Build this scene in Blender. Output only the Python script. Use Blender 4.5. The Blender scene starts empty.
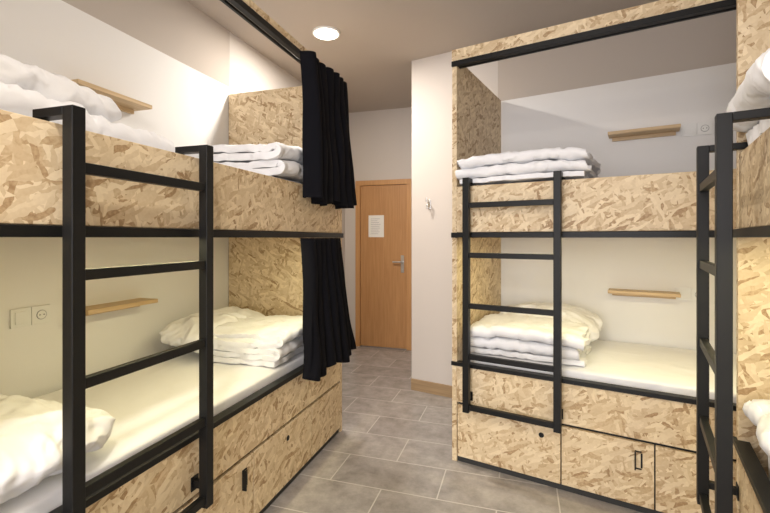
import bpy, bmesh, math, random
from mathutils import Vector, Matrix, noise
random.seed(4)
S=bpy.context.scene
S.view_settings.view_transform='Standard'
COL=bpy.context.collection

# ---------------------------------------------------------------- materials
def new_mat(name):
    m=bpy.data.materials.new(name); m.use_nodes=True
    return m,m.node_tree,m.node_tree.nodes['Principled BSDF']
def plain(name,col,rough=.6,metal=0,bump=0,bscale=200,var=0.0,emis=None,es=0,spec=.5,crease=0):
    m,t,b=new_mat(name)
    b.inputs['Base Color'].default_value=(*col,1); b.inputs['Roughness'].default_value=rough
    b.inputs['Metallic'].default_value=metal; b.inputs['Specular IOR Level'].default_value=spec
    tc=t.nodes.new('ShaderNodeTexCoord')
    n=t.nodes.new('ShaderNodeTexNoise'); n.inputs['Scale'].default_value=bscale; n.inputs['Detail'].default_value=4
    t.links.new(tc.outputs['Object'],n.inputs['Vector'])
    bp=None
    if bump:
        bp=t.nodes.new('ShaderNodeBump'); bp.inputs['Strength'].default_value=bump; bp.inputs['Distance'].default_value=.002
        t.links.new(n.outputs['Fac'],bp.inputs['Height']); t.links.new(bp.outputs['Normal'],b.inputs['Normal'])
    if crease:
        c=t.nodes.new('ShaderNodeTexNoise'); c.noise_type='RIDGED_MULTIFRACTAL'; c.inputs['Scale'].default_value=9; c.inputs['Detail'].default_value=3; c.inputs['Distortion'].default_value=1.1
        t.links.new(tc.outputs['Object'],c.inputs['Vector'])
        b2=t.nodes.new('ShaderNodeBump'); b2.inputs['Strength'].default_value=crease; b2.inputs['Distance'].default_value=.016
        t.links.new(c.outputs['Fac'],b2.inputs['Height'])
        if bp: t.links.new(bp.outputs['Normal'],b2.inputs['Normal'])
        t.links.new(b2.outputs['Normal'],b.inputs['Normal'])
    if var:
        r=t.nodes.new('ShaderNodeValToRGB')
        r.color_ramp.elements[0].color=(*[c*(1-var) for c in col],1); r.color_ramp.elements[1].color=(*[min(1,c*(1+var)) for c in col],1)
        t.links.new(n.outputs['Fac'],r.inputs['Fac']); t.links.new(r.outputs['Color'],b.inputs['Base Color'])
    if emis:
        b.inputs['Emission Color'].default_value=(*emis,1); b.inputs['Emission Strength'].default_value=es
    return m
def osb():
    m,t,b=new_mat('osb_board'); N=t.nodes; L=t.links
    uv=N.new('ShaderNodeTexCoord')
    dn=N.new('ShaderNodeTexNoise'); dn.inputs['Scale'].default_value=22; L.new(uv.outputs['UV'],dn.inputs['Vector'])
    ma=N.new('ShaderNodeVectorMath'); ma.operation='MULTIPLY_ADD'; ma.inputs[1].default_value=(.024,.024,0)
    L.new(dn.outputs['Color'],ma.inputs[0]); L.new(uv.outputs['UV'],ma.inputs[2])
    prev=None
    for i,(rot,sx,sy) in enumerate([(.25,17,56),(-.7,19,70),(1.25,18,62),(.75,20,74),(-.15,16,58),(-1.3,19,70),(.5,16,64)]):
        mp=N.new('ShaderNodeMapping'); mp.vector_type='TEXTURE'
        mp.inputs['Rotation'].default_value=(0,0,rot); mp.inputs['Scale'].default_value=(1/sx,1/sy,1)
        mp.inputs['Location'].default_value=(i*.37,i*.71,0)
        L.new(ma.outputs['Vector'],mp.inputs['Vector'])
        v=N.new('ShaderNodeTexVoronoi'); v.voronoi_dimensions='2D'; v.inputs['Scale'].default_value=1; v.inputs['Randomness'].default_value=.95
        L.new(mp.outputs['Vector'],v.inputs['Vector'])
        sp=N.new('ShaderNodeSeparateColor'); L.new(v.outputs['Color'],sp.inputs['Color'])
        if prev is None: prev=sp.outputs['Red']
        else:
            gt=N.new('ShaderNodeMath'); gt.operation='GREATER_THAN'; gt.inputs[1].default_value=.62
            L.new(sp.outputs['Green'],gt.inputs[0])
            mx=N.new('ShaderNodeMix'); mx.data_type='FLOAT'
            L.new(gt.outputs[0],mx.inputs[0]); L.new(prev,mx.inputs[2]); L.new(sp.outputs['Red'],mx.inputs[3])
            prev=mx.outputs[0]
    fn=N.new('ShaderNodeTexNoise'); fn.inputs['Scale'].default_value=90; fn.inputs['Detail'].default_value=3; L.new(uv.outputs['UV'],fn.inputs['Vector'])
    ad=N.new('ShaderNodeMath'); ad.operation='MULTIPLY_ADD'; ad.inputs[1].default_value=.45; 
    L.new(fn.outputs['Fac'],ad.inputs[0]); L.new(prev,ad.inputs[2])
    sb=N.new('ShaderNodeMath'); sb.operation='SUBTRACT'; sb.inputs[1].default_value=.22; L.new(ad.outputs[0],sb.inputs[0])
    r=N.new('ShaderNodeValToRGB'); cr=r.color_ramp
    cr.elements[0].position=0; cr.elements[0].color=(.36,.225,.11,1)
    cr.elements[1].position=1; cr.elements[1].color=(.81,.665,.45,1)
    for p,c in [(.10,(.49,.34,.185,1)),(.24,(.60,.45,.27,1)),(.5,(.67,.525,.33,1)),(.75,(.74,.595,.39,1))]:
        e=cr.elements.new(p); e.color=c
    L.new(sb.outputs[0],r.inputs['Fac']); L.new(r.outputs['Color'],b.inputs['Base Color'])
    b.inputs['Roughness'].default_value=.55
    bp=N.new('ShaderNodeBump'); bp.inputs['Strength'].default_value=.25; bp.inputs['Distance'].default_value=.002
    L.new(sb.outputs[0],bp.inputs['Height']); L.new(bp.outputs['Normal'],b.inputs['Normal'])
    return m
def wood(name,c1,c2,rough=.45,sc=(1.5,25,1)):
    m,t,b=new_mat(name); N=t.nodes; L=t.links
    uv=N.new('ShaderNodeTexCoord'); mp=N.new('ShaderNodeMapping'); mp.inputs['Scale'].default_value=sc
    n=N.new('ShaderNodeTexNoise'); n.inputs['Scale'].default_value=2; n.inputs['Detail'].default_value=6; n.inputs['Distortion'].default_value=.8
    L.new(uv.outputs['UV'],mp.inputs['Vector']); L.new(mp.outputs['Vector'],n.inputs['Vector'])
    r=N.new('ShaderNodeValToRGB'); r.color_ramp.elements[0].color=(*c1,1); r.color_ramp.elements[1].color=(*c2,1)
    r.color_ramp.elements[0].position=.3; r.color_ramp.elements[1].position=.7
    L.new(n.outputs['Fac'],r.inputs['Fac']); L.new(r.outputs['Color'],b.inputs['Base Color']); b.inputs['Roughness'].default_value=rough
    return m
def tiles():
    m,t,b=new_mat('floor_tiles'); N=t.nodes; L=t.links
    uv=N.new('ShaderNodeTexCoord'); mp=N.new('ShaderNodeMapping'); mp.inputs['Location'].default_value=(.11,.2,0)
    L.new(uv.outputs['Object'],mp.inputs['Vector'])
    br=N.new('ShaderNodeTexBrick'); br.inputs['Scale'].default_value=1
    br.inputs['Brick Width'].default_value=.6; br.inputs['Row Height'].default_value=.3; br.inputs['Mortar Size'].default_value=.0035
    br.inputs['Mortar Smooth'].default_value=.1; br.offset=.5
    br.inputs['Color1'].default_value=(.32,.295,.28,1); br.inputs['Color2'].default_value=(.385,.36,.34,1); br.inputs['Mortar'].default_value=(.54,.51,.48,1)
    L.new(mp.outputs['Vector'],br.inputs['Vector'])
    n=N.new('ShaderNodeTexNoise'); n.inputs['Scale'].default_value=8; n.inputs['Detail'].default_value=10; n.inputs['Roughness'].default_value=.72
    L.new(uv.outputs['Object'],n.inputs['Vector'])
    r=N.new('ShaderNodeValToRGB'); r.color_ramp.elements[0].color=(.70,.70,.70,1); r.color_ramp.elements[1].color=(1.22,1.22,1.22,1)
    r.color_ramp.elements[0].position=.32; r.color_ramp.elements[1].position=.68
    L.new(n.outputs['Fac'],r.inputs['Fac'])
    mx=N.new('ShaderNodeMix'); mx.data_type='RGBA'; mx.blend_type='MULTIPLY'; mx.inputs[0].default_value=1
    mm=N.new('ShaderNodeMath'); mm.operation='SUBTRACT'; mm.inputs[0].default_value=1; L.new(br.outputs['Fac'],mm.inputs[1]); L.new(mm.outputs[0],mx.inputs[0])
    L.new(br.outputs['Color'],mx.inputs[6]); L.new(r.outputs['Color'],mx.inputs[7]); L.new(mx.outputs[2],b.inputs['Base Color'])
    b.inputs['Roughness'].default_value=.26
    bp=N.new('ShaderNodeBump'); bp.inputs['Strength'].default_value=.3; bp.inputs['Distance'].default_value=.002; bp.invert=True
    L.new(br.outputs['Fac'],bp.inputs['Height']); L.new(bp.outputs['Normal'],b.inputs['Normal'])
    return m
M=dict(osb=osb(),black=plain('black_steel',(.006,.006,.006),.45,0,.1,300,spec=.3),
 white=plain('white_wall_paint',(.83,.82,.805),.8,0,.15,150),
 taupe=plain('taupe_wall_paint',(.62,.575,.535),.8,0,.15,150),
 ceil=plain('taupe_ceiling_paint',(.50,.445,.395),.85,0,.1,150),
 sheet=plain('white_cotton',(.87,.87,.885),.85,0,.2,500,crease=1.0),
 duvet=plain('white_duvet_cotton',(.87,.87,.885),.85,0,.2,500,crease=.8),
 sheetflat=plain('white_fitted_sheet',(.87,.87,.885),.85,0,.2,500,crease=.25),
 curtain=plain('black_curtain_fabric',(.006,.006,.0085),.95,0,.3,600,spec=.12),
 shelf=wood('light_pine',(.50,.34,.17),(.68,.50,.29)),
 base=wood('baseboard_wood',(.30,.20,.11),(.42,.29,.16)),
 door=wood('door_veneer',(.44,.22,.085),(.54,.29,.12),.4,(30,1.2,1)),
 frame=wood('door_frame_wood',(.50,.255,.10),(.60,.33,.135),.4,(30,1.2,1)),
 steel=plain('brushed_steel',(.6,.6,.6),.3,1), paper=plain('paper',(.85,.84,.80),.8),
 ink=plain('printed_ink',(.25,.25,.27),.8),
 plast=plain('white_plastic',(.82,.82,.80),.35), dark=plain('dark_recess',(.03,.03,.03),.7),
 lamp=plain('lamp_diffuser',(1,1,1),.5,emis=(1,.93,.82),es=12), tiles=tiles(),
 led=plain('led_diffuser',(1,.95,.8),.5,emis=(1,.85,.55),es=.5))

# ---------------------------------------------------------------- mesh builder
class B:
    def __init__(s): s.v=[];s.f=[];s.m=[];s.uv=[];s.mats=[]
    def mi(s,k):
        if k not in s.mats: s.mats.append(k)
        return s.mats.index(k)
    def box(s,x0,x1,y0,y1,z0,z1,k):
        i=len(s.v); ox,oy=random.random()*20,random.random()*20
        s.v+=[(x,y,z) for z in (z0,z1) for y in (y0,y1) for x in (x0,x1)]
        for f,(a,b) in [((0,2,3,1),(0,1)),((4,5,7,6),(0,1)),((0,1,5,4),(0,2)),((2,6,7,3),(0,2)),((0,4,6,2),(1,2)),((1,3,7,5),(1,2))]:
            s.f.append(tuple(i+j for j in f)); s.m.append(s.mi(k))
            for j in f: p=s.v[i+j]; s.uv.append((p[a]+ox,p[b]+oy))
    def cyl(s,c,r,h,axis,k,n=24):
        i=len(s.v); ax={'x':0,'y':1,'z':2}[axis]; o=[j for j in range(3) if j!=ax]
        for e in (-h/2,h/2):
            for j in range(n):
                a=2*math.pi*j/n; p=list(c); p[ax]+=e; p[o[0]]+=r*math.cos(a); p[o[1]]+=r*math.sin(a); s.v.append(tuple(p))
        fs=[tuple(i+j for j in range(n)),tuple(i+n+j for j in reversed(range(n)))]+[(i+j,i+n+j,i+n+(j+1)%n,i+(j+1)%n) for j in range(n)]
        for f in fs:
            s.f.append(f); s.m.append(s.mi(k))
            for j in f: s.uv.append((s.v[j][o[0]],s.v[j][o[1]]))
    def obj(s,name,bevel=.002,parent=None,T=None):
        me=bpy.data.meshes.new(name); me.from_pydata(s.v,[],s.f)
        for k in s.mats: me.materials.append(M[k])
        ul=me.uv_layers.new(name='UVMap')
        for j,u in enumerate(s.uv): ul.data[j].uv=u
        for p,mi in zip(me.polygons,s.m): p.material_index=mi
        bm=bmesh.new(); bm.from_mesh(me); bmesh.ops.recalc_face_normals(bm,faces=bm.faces); bm.to_mesh(me); bm.free()
        o=bpy.data.objects.new(name,me); COL.objects.link(o)
        if bevel:
            md=o.modifiers.new('bevel','BEVEL'); md.width=bevel; md.segments=2; md.limit_method='ANGLE'
        if parent: o.parent=parent
        elif T is not None: o.matrix_world=T
        return o
def frame(x,y,rotdeg): return Matrix.Translation((x,y,0))@Matrix.Rotation(math.radians(rotdeg),4,'Z')
ANG=13.6
O=Vector((-.393,2.617,0)); er=Vector((math.cos(math.radians(ANG)),-math.sin(math.radians(ANG)),0)); ed=Vector((math.sin(math.radians(ANG)),math.cos(math.radians(ANG)),0))
T_L=frame(-1.19,0,90)
T_R=frame(O.x,O.y,-ANG)
o3=O+er*1.297-ed*.385
T_3=frame(o3.x,o3.y,-ANG-90)

# ---------------------------------------------------------------- room shell
CZ=2.93
b=B(); b.box(-2.4,3.2,-3,5.3,-.1,0,'tiles'); b.obj('floor',0)
b=B(); b.box(-2.4,3.2,-3,5.3,CZ,CZ+.1,'ceil'); b.obj('ceiling',0)
b=B(); b.box(-2.265,-2.115,-3,2.78,0,2.5,'white'); b.box(-2.265,-2.115,-3,2.78,2.5,CZ,'ceil'); b.box(-2.265,-2.115,2.78,5.05,0,CZ,'taupe'); b.obj('wall_left',0)
b=B(); b.box(-2.265,.6,5.05,5.2,0,CZ,'taupe'); b.obj('wall_back',0)
WD=.96
b=B(); b.box(-.775,0,WD,WD+.15,0,CZ,'taupe'); b.box(0,2.27,WD,WD+.15,0,2.44,'white'); b.box(0,2.27,WD,WD+.15,2.44,CZ,'ceil')
b.box(-.775,-.625,WD+.15,2.27,0,CZ,'taupe'); b.obj('wall_right',0,T=T_R)
b=B(); b.box(2.27,2.42,-4.6,WD+.15,0,2.44,'white'); b.box(2.27,2.42,-4.6,WD+.15,2.44,CZ,'ceil'); b.obj('wall_side',0,T=T_R)
b=B(); b.box(-.775,-.005,WD-.014,WD,0,.10,'base'); b.obj('baseboard_right',.003,T=T_R)

# ---------------------------------------------------------------- bunks
def bunk(T,x0,x1,W,seams,handles,holes,lad,fz=(2.42,2.49)):
    root=bpy.data.objects.new('bunk_bed',None); COL.objects.link(root); root.matrix_world=T
    t=.03
    b=B()
    for xa,xb in ((x0,x0+t),(x1-t,x1)): b.box(xa,xb,0,W,0,2.44,'osb')
    b.box(x0+t,x1-t,.002,.03,1.385,1.66,'osb')
    b.box(x0+t,x1-t,.03,W,1.362,1.385,'osb')
    b.box(x0+t,x1-t,.03,W,.47,.50,'osb')
    b.box(x0+t,x1-t,.002,.025,.36,.578,'osb')
    b.box(x0,x1,-.006,.03,fz[0],fz[1],'osb')
    b.obj('osb_panels',.002,root)
    b=B()
    b.box(x0-.002,x1,-.012,.03,1.352,1.383,'black')
    b.box(x0-.002,x1,-.012,.035,.580,.603,'black')
    b.box(x0,x1,-.012,.02,fz[0]-.032,fz[0]-.001,'black')
    b.box(x0+t,x1-t,.035,.05,fz[0]-.032,fz[0]-.018,'black')
    b.obj('steel_rails',.002,root)
    b=B(); xs=[x0+t+.002]+seams+[x1-t-.002]
    for a,c in zip(xs[:-1],xs[1:]): b.box(a+.003,c-.003,.0,.02,.035,.345,'osb')
    b.box(x0+t,x1-t,.03,.05,.0,.47,'dark')
    b.box(x0+t,x1-t,.012,.03,.0,.034,'dark')
    b.obj('drawer_fronts',.002,root)
    b=B()
    for hx in handles:
        b.box(hx-.03,hx-.024,-.022,0,.215,.305,'black'); b.box(hx-.03,hx-.0,-.006,-.001,.215,.221,'black'); b.box(hx-.03,hx,-.006,-.001,.299,.305,'black')
        b.box(hx-.004,hx+.004,-.006,-.001,.225,.295,'black')
    for hx in holes:
        b.cyl((hx,-.0015,.275),.014,.003,'y','black')
    if handles or holes: b.obj('drawer_pulls',.001,root)
    xa,xb,yc=lad
    b=B(); h=.0185
    for x in (xa,xb):
        b.box(x-h,x+h,yc-h,yc+h,.335,1.70,'black')
        b.box(x-h,x+h,yc+h,.075,1.676,1.70,'black'); b.box(x-h,x+h,.062,.075,1.60,1.677,'black')
        b.box(x-.012,x+.012,yc+h,.0,.40,.425,'black'); b.box(x-.02,x+.02,-.004,.0,.385,.44,'black')
    for z in (1.54,1.25,.955,.66,.365): b.box(xa+h,xb-h,yc-.012,yc+.012,z-.015,z+.015,'black')
    b.obj('ladder',.003,root)
    return root
bunk(T_L,.55,2.79,.92,[1.74,2.33],[1.68],[2.05],(.847,1.354,-.055),(2.41,2.45))
bunk(T_R,0,2.24,.945,[.62,1.045,1.65],[.99],[.52],(.112,.612,-.055))
bunk(T_3,0,2.02,.93,[.62,1.2],[],[.5],(.03,.53,-.105))

# ---------------------------------------------------------------- soft goods
def blob(V,F,c,s,rot=0,n=5,taper=0,wr=.006,fr=7,seed=0,cuts=26,tilt=0,edge=0):
    N=cuts+1
    R=Matrix.Rotation(rot,3,'Z')@Matrix.Rotation(tilt,3,'X')
    sd=Vector((seed*3.1,seed*1.7,seed*5.3)); idx={}
    def vert(x,y,z):
        key=(round(x*1e4),round(y*1e4),round(z*1e4))
        if key in idx: return idx[key]
        k=(abs(x)**n+abs(y)**n+abs(z)**n)**(1/n); q=Vector((x/k,y/k,z/k))
        if taper:
            tp=max(0,(1-abs(q.x)**2.4))*max(0,(1-abs(q.y)**2.4)); q.z*=(1-taper)+taper*tp**.5
            q.x*=1-.06*taper*(1-abs(q.y)**2)
        p=Vector((q.x*s[0]/2,q.y*s[1]/2,q.z*s[2]/2))
        w=p+sd; wp=w+Vector((noise.noise(w*4),noise.noise(w*4+Vector((9,0,0))),0))*.12
        d=wr*(1-2.4*abs(noise.noise(wp*fr)))+wr*.8*noise.noise(w*3)+wr*.35*(1-2.4*abs(noise.noise(wp*fr*2.3)))
        nd=Vector((q.x**3,q.y**3,q.z+1e-4)); nd.normalize()
        o=p+nd*d
        if edge: o.x+=edge*noise.noise(Vector((o.y*7,seed*2.2,0)))*abs(q.x); o.y+=edge*noise.noise(Vector((o.x*7,seed*1.3,5)))*abs(q.y)
        V.append(tuple(R@o+Vector(c))); idx[key]=len(V)-1
        return idx[key]
    for ax in range(3):
        for sg in (-1,1):
            def P(i,j):
                a=-1+2*i/N; bb=-1+2*j/N; t=[0,0,0]; t[ax]=sg; t[(ax+1)%3]=a; t[(ax+2)%3]=bb; return vert(*t)
            for i in range(N):
                for j in range(N):
                    f=(P(i,j),P(i+1,j),P(i+1,j+1),P(i,j+1)); F.append(f if sg>0 else f[::-1])
def soft(name,T,parts,mat='sheet'):
    V=[];F=[]
    for p in parts: blob(V,F,**p)
    me=bpy.data.meshes.new(name); me.from_pydata(V,[],F); me.materials.append(M[mat])
    for p in me.polygons: p.use_smooth=True
    o=bpy.data.objects.new(name,me); COL.objects.link(o); o.matrix_world=T
    return o
UM=1.64
def mattress(T,x0,x1,W,z0,z1,seed):
    soft('mattress',T,[dict(c=((x0+x1)/2,(W+.03)/2,(z0+z1)/2),s=(x1-x0-.03,W-.09,z1-z0),n=14,wr=.004,fr=5,seed=seed,cuts=60)],'sheetflat')
mattress(T_L,.58,2.76,.92,.505,.64,1); mattress(T_L,.58,2.76,.92,1.390,UM,2)
mattress(T_R,.03,2.21,.945,.505,.64,3); mattress(T_R,.03,2.21,.945,1.390,UM,4)
mattress(T_3,.03,1.99,.93,.505,.64,5); mattress(T_3,.03,1.99,.93,1.390,UM,6)
def duvet(T,cx,cy,z,lx,ly,h,n,seed,rot=0,amp=.009):
    """a quilt folded back and forth n times: one continuous sheet"""
    rnd=random.Random(seed); p=h/n; path=[]
    fr=[rnd.uniform(-.022,.012) for _ in range(n+1)]
    for k in range(n):
        ya=-ly/2+fr[k]; yb=ly/2-.02*rnd.random()
        a,bb=(ya,yb) if k%2==0 else (yb,ya)
        if k>0: a=path[-1][0]
        for i in range(26):
            path.append((a+(bb-a)*i/25,(k+.5)*p,k))
        if k<n-1:
            sgn=1 if bb>a else -1
            for i in range(1,8):
                th=math.pi*i/8
                path.append((bb+sgn*math.sin(th)*p*.62,(k+.5)*p+p*(1-math.cos(th))/2,k+i/8))
    offs=[rnd.uniform(-.02,.02) for _ in range(n+1)]; scs=[rnd.uniform(.93,1.0) for _ in range(n+1)]
    NX=64; V=[];F=[]; c,s_=math.cos(rot),math.sin(rot); sd=Vector((seed*2.3,seed*4.1,seed*.7))
    for (y,zz,k) in path:
        k0=int(k); f=k-k0; k1=min(n,k0+1)
        off=offs[k0]*(1-f)+offs[k1]*f; sc=scs[k0]*(1-f)+scs[k1]*f
        for i in range(NX+1):
            u=i/NX*2-1
            x=u*lx/2*sc+off+.022*noise.noise(Vector((y*9,zz*12,seed+u)))
            w=Vector((x,y,zz*.6))+sd
            ww=w+Vector((noise.noise(w*5),noise.noise(w*5+Vector((7,0,0))),0))*.09
            d=amp*(1-2.5*abs(noise.noise(ww*9)))+amp*.5*(1-2.5*abs(noise.noise(ww*21)))+amp*1.3*noise.noise(w*3.5)
            top=zz/h
            dz=d*(.35+.9*top)-.026*top*abs(u)**3
            dy=.016*noise.noise(w*8+Vector((3,3,3)))+.008*noise.noise(w*22)
            X=x; Y=y+dy; Z=max(zz+dz,p*.38)
            V.append((cx+c*X-s_*Y,cy+s_*X+c*Y,z+Z))
    for j in range(len(path)-1):
        for i in range(NX):
            a=j*(NX+1)+i; F.append((a,a+1,a+NX+2,a+NX+1))
    me=bpy.data.meshes.new('folded_duvet'); me.from_pydata(V,[],F); me.materials.append(M['duvet'])
    for q in me.polygons: q.use_smooth=True
    o=bpy.data.objects.new('folded_duvet',me); COL.objects.link(o); o.matrix_world=T
    md=o.modifiers.new('thick','SOLIDIFY'); md.thickness=p*.80; md.offset=0
    bv=o.modifiers.new('hem','BEVEL'); bv.width=p*.22; bv.segments=2; bv.limit_method='ANGLE'; bv.angle_limit=math.radians(60)
def pillow(T,cx,cy,z,lx,ly,h,seed,rot=0,tilt=0):
    soft('pillow',T,[dict(c=(cx,cy,z+h/2),s=(lx,ly,h),rot=rot,n=4,taper=.75,wr=.015,fr=8,seed=seed,cuts=54,tilt=tilt,edge=.02)])
# left, lower
pillow(T_L,2.32,.66,.67,.74,.40,.20,11,.06,.10)
duvet(T_L,2.33,.31,.645,.62,.44,.19,5,12,.05)
pillow(T_L,.85,.38,.645,.50,.68,.17,13,.1)
# left, upper
duvet(T_L,2.34,.37,UM,.66,.58,.24,5,15)
duvet(T_L,1.22,.58,UM,.80,.44,.18,3,16,.06,.014); pillow(T_L,1.13,.60,UM+.16,.62,.44,.17,18,.05)
# right
duvet(T_R,.395,.31,UM+.03,.72,.60,.16,5,21,.0)
pillow(T_R,.42,.66,.67,.68,.42,.20,22,0,.14)
duvet(T_R,.39,.32,.645,.66,.46,.18,5,23,.04)
# third
duvet(T_3,.36,.30,UM+.02,.60,.52,.20,3,31); pillow(T_3,.36,.34,UM+.20,.5,.5,.12,33)
duvet(T_3,.36,.30,.645,.60,.46,.15,3,32)

def curtain(T,z0,z1,topx,botx,y0,folds,seed,flare=0,pin=.10):
    nu,nv=folds*16,36; vs=[];fs=[]
    for j in range(nv+1):
        v=j/nv; z=z1+(z0-z1)*v
        for i in range(nu+1):
            u=i/nu
            uu=u+.02*math.sin(u*21+seed)+.012*math.sin(u*43+seed*2)
            pinch=1-pin*math.sin(math.pi*v)
            a0=topx[0]+(botx[0]-topx[0])*v; a1=topx[1]+(botx[1]-topx[1])*v; mid=(a0+a1)/2
            x=mid+(a0+(a1-a0)*uu-mid)*pinch
            amp=.028+.014*math.sin(u*9+seed)+.01*v
            ph=uu*folds*2*math.pi+.5*math.sin(v*4+seed)
            sn=math.sin(ph); sn=math.copysign(abs(sn)**.75,sn)
            y=y0-flare*v+amp*sn+.02*noise.noise(Vector((x*6,z*3,seed)))
            x+=.016*math.cos(ph)+.02*v*noise.noise(Vector((u*8,v*3,seed)))
            zz=z+(.018*math.sin(u*13+seed) if j==nv else 0)
            vs.append((x,y,zz))
    for j in range(nv):
        for i in range(nu):
            a=j*(nu+1)+i; fs.append((a,a+1,a+nu+2,a+nu+1))
    me=bpy.data.meshes.new('curtain'); me.from_pydata(vs,[],fs); me.materials.append(M['curtain'])
    for p in me.polygons: p.use_smooth=True
    o=bpy.data.objects.new('curtain',me); COL.objects.link(o); o.matrix_world=T
    md=o.modifiers.new('thick','SOLIDIFY'); md.thickness=.003
curtain(T_L,1.56,2.385,(2.12,2.68),(2.13,2.79),-.064,7,1.0,.015)
curtain(T_L,.57,1.35,(2.12,2.58),(2.10,2.80),-.068,7,2.3,.02)

# ---------------------------------------------------------------- wall fixtures
def shelf(T,xa,xb,W,z):
    b=B(); b.box(xa,xb,W-.13,W,z-.011,z+.011,'shelf'); b.box(xa+.02,xb-.02,W-.02,W,z-.035,z-.011,'shelf'); b.obj('wall_shelf',.002,T=T)
shelf(T_L,1.50,1.93,.925,2.09); shelf(T_L,1.55,1.97,.925,.99)
shelf(T_R,.79,1.20,WD,2.06); shelf(T_R,.79,1.20,WD,.985)
def socket(T,x,W,z,gang=2,name='wall_socket'):
    b=B()
    for i in range(gang):
        cx=x+i*.084
        b.box(cx-.041,cx+.041,W-.010,W,z-.041,z+.041,'plast')
        if i==gang-1:
            b.cyl((cx,W-.0105,z),.022,.003,'y','ink'); b.cyl((cx,W-.0115,z),.0195,.003,'y','plast')
            b.cyl((cx-.009,W-.0135,z),.0028,.002,'y','dark'); b.cyl((cx+.009,W-.0135,z),.0028,.002,'y','dark')
        else: b.box(cx-.026,cx+.026,W-.014,W-.009,z-.027,z+.027,'plast')
    b.obj(name,.002,T=T)
socket(T_L,1.335,.925,.997); socket(T_R,1.25,WD,2.05); socket(T_R,1.22,WD,.985)
hb=B(); hx=-.60
hb.box(hx-.012,hx+.012,WD-.006,WD,1.60,1.68,'steel'); hb.box(hx-.005,hx+.005,WD-.05,WD-.005,1.605,1.615,'steel'); hb.box(hx-.005,hx+.005,WD-.055,WD-.045,1.605,1.64,'steel')
hb.box(hx-.005,hx+.005,WD-.06,WD-.005,1.66,1.668,'steel'); hb.box(hx-.005,hx+.005,WD-.065,WD-.055,1.66,1.70,'steel'); hb.obj('coat_hook',.002,T=T_R)

# ---------------------------------------------------------------- door
dr=bpy.data.objects.new('door_1',None); COL.objects.link(dr); dr.location=(-1.60,5.05,0)
b=B(); b.box(-.36,-.30,-.035,0,0,2.06,'frame'); b.box(.30,.36,-.035,0,0,2.06,'frame'); b.box(-.36,.36,-.036,0,2.0,2.062,'frame'); b.obj('door_frame',.003,dr)
b=B(); b.box(-.297,.297,-.02,0,.01,1.997,'door'); b.obj('door_leaf',.002,dr)
b=B(); b.box(.225,.265,-.026,-.02,.93,1.14,'steel'); b.cyl((.245,-.045,1.06),.009,.04,'y','steel'); b.box(.13,.25,-.068,-.054,1.052,1.068,'steel'); b.cyl((.245,-.03,.965),.009,.012,'y','steel'); b.obj('door_handle',.002,dr)
b=B(); b.box(-.19,.01,-.0215,-.02,1.36,1.63,'paper')
for i in range(9): b.box(-.16,-.16+random.uniform(.08,.13),-.0218,-.0214,1.585-i*.023,1.588-i*.023,'ink')
b.obj('notice_sheet',0,dr)

# ---------------------------------------------------------------- lamps
def downlight(x,y,power):
    b=B(); b.cyl((0,0,-.006),.105,.012,'z','plast',40); b.cyl((0,0,-.010),.088,.012,'z','lamp',40); o=b.obj('ceiling_downlight',0); o.location=(x,y,CZ)
    l=bpy.data.lights.new('downlight_lamp','AREA'); l.shape='DISK'; l.size=.17; l.energy=power; l.color=(1,.93,.84)
    lo=bpy.data.objects.new('downlight_lamp',l); COL.objects.link(lo); lo.parent=o; lo.location=(0,0,-.02)
downlight(-1.42,3.02,36); downlight(-.55,.3,24); downlight(-.55,-1.4,24)  # first is the visible lamp; other two are out of view, added for brightness
def strip(T,x0,x1,y,z,power,col):
    b=B(); b.box(x0,x1,y-.008,y+.008,z,z+.007,'led'); o=b.obj('led_strip_light',.001,T=T)
    l=bpy.data.lights.new('led_lamp','AREA'); l.shape='RECTANGLE'; l.size=x1-x0; l.size_y=.02; l.energy=power; l.color=col
    lo=bpy.data.objects.new('led_lamp',l); COL.objects.link(lo); lo.parent=o; lo.location=((x0+x1)/2,y,z-.003)
for T,x0,x1,W in ((T_L,.8,2.6,.9),(T_R,.2,2.0,.93),(T_3,.2,1.8,.9)):
    strip(T,x0,x1,.06,1.354,7,(1,.90,.52))
l=bpy.data.lights.new('added_rear_fill','AREA'); l.shape='RECTANGLE'; l.size=3.0; l.size_y=2.4; l.energy=120; l.color=(.96,.95,1)  # fill light added behind the camera at the open end; no window modelled
lo=bpy.data.objects.new('added_rear_fill',l); COL.objects.link(lo); lo.location=(-.3,-2.6,1.6); lo.rotation_euler=(math.radians(90),0,0)
w=bpy.data.worlds.new('world'); S.world=w; w.use_nodes=True
bg=w.node_tree.nodes['Background']; bg.inputs[0].default_value=(.98,.965,1,1); bg.inputs[1].default_value=1.7

# ---------------------------------------------------------------- camera
cd=bpy.data.cameras.new('camera'); cd.sensor_width=36; cd.lens=36*430/770; cd.shift_y=-18.5/770
cd.clip_start=.02
co=bpy.data.objects.new('camera',cd); COL.objects.link(co); co.location=(0,0,1.35); co.rotation_euler=(math.radians(90),0,math.radians(17.4)); S.camera=co
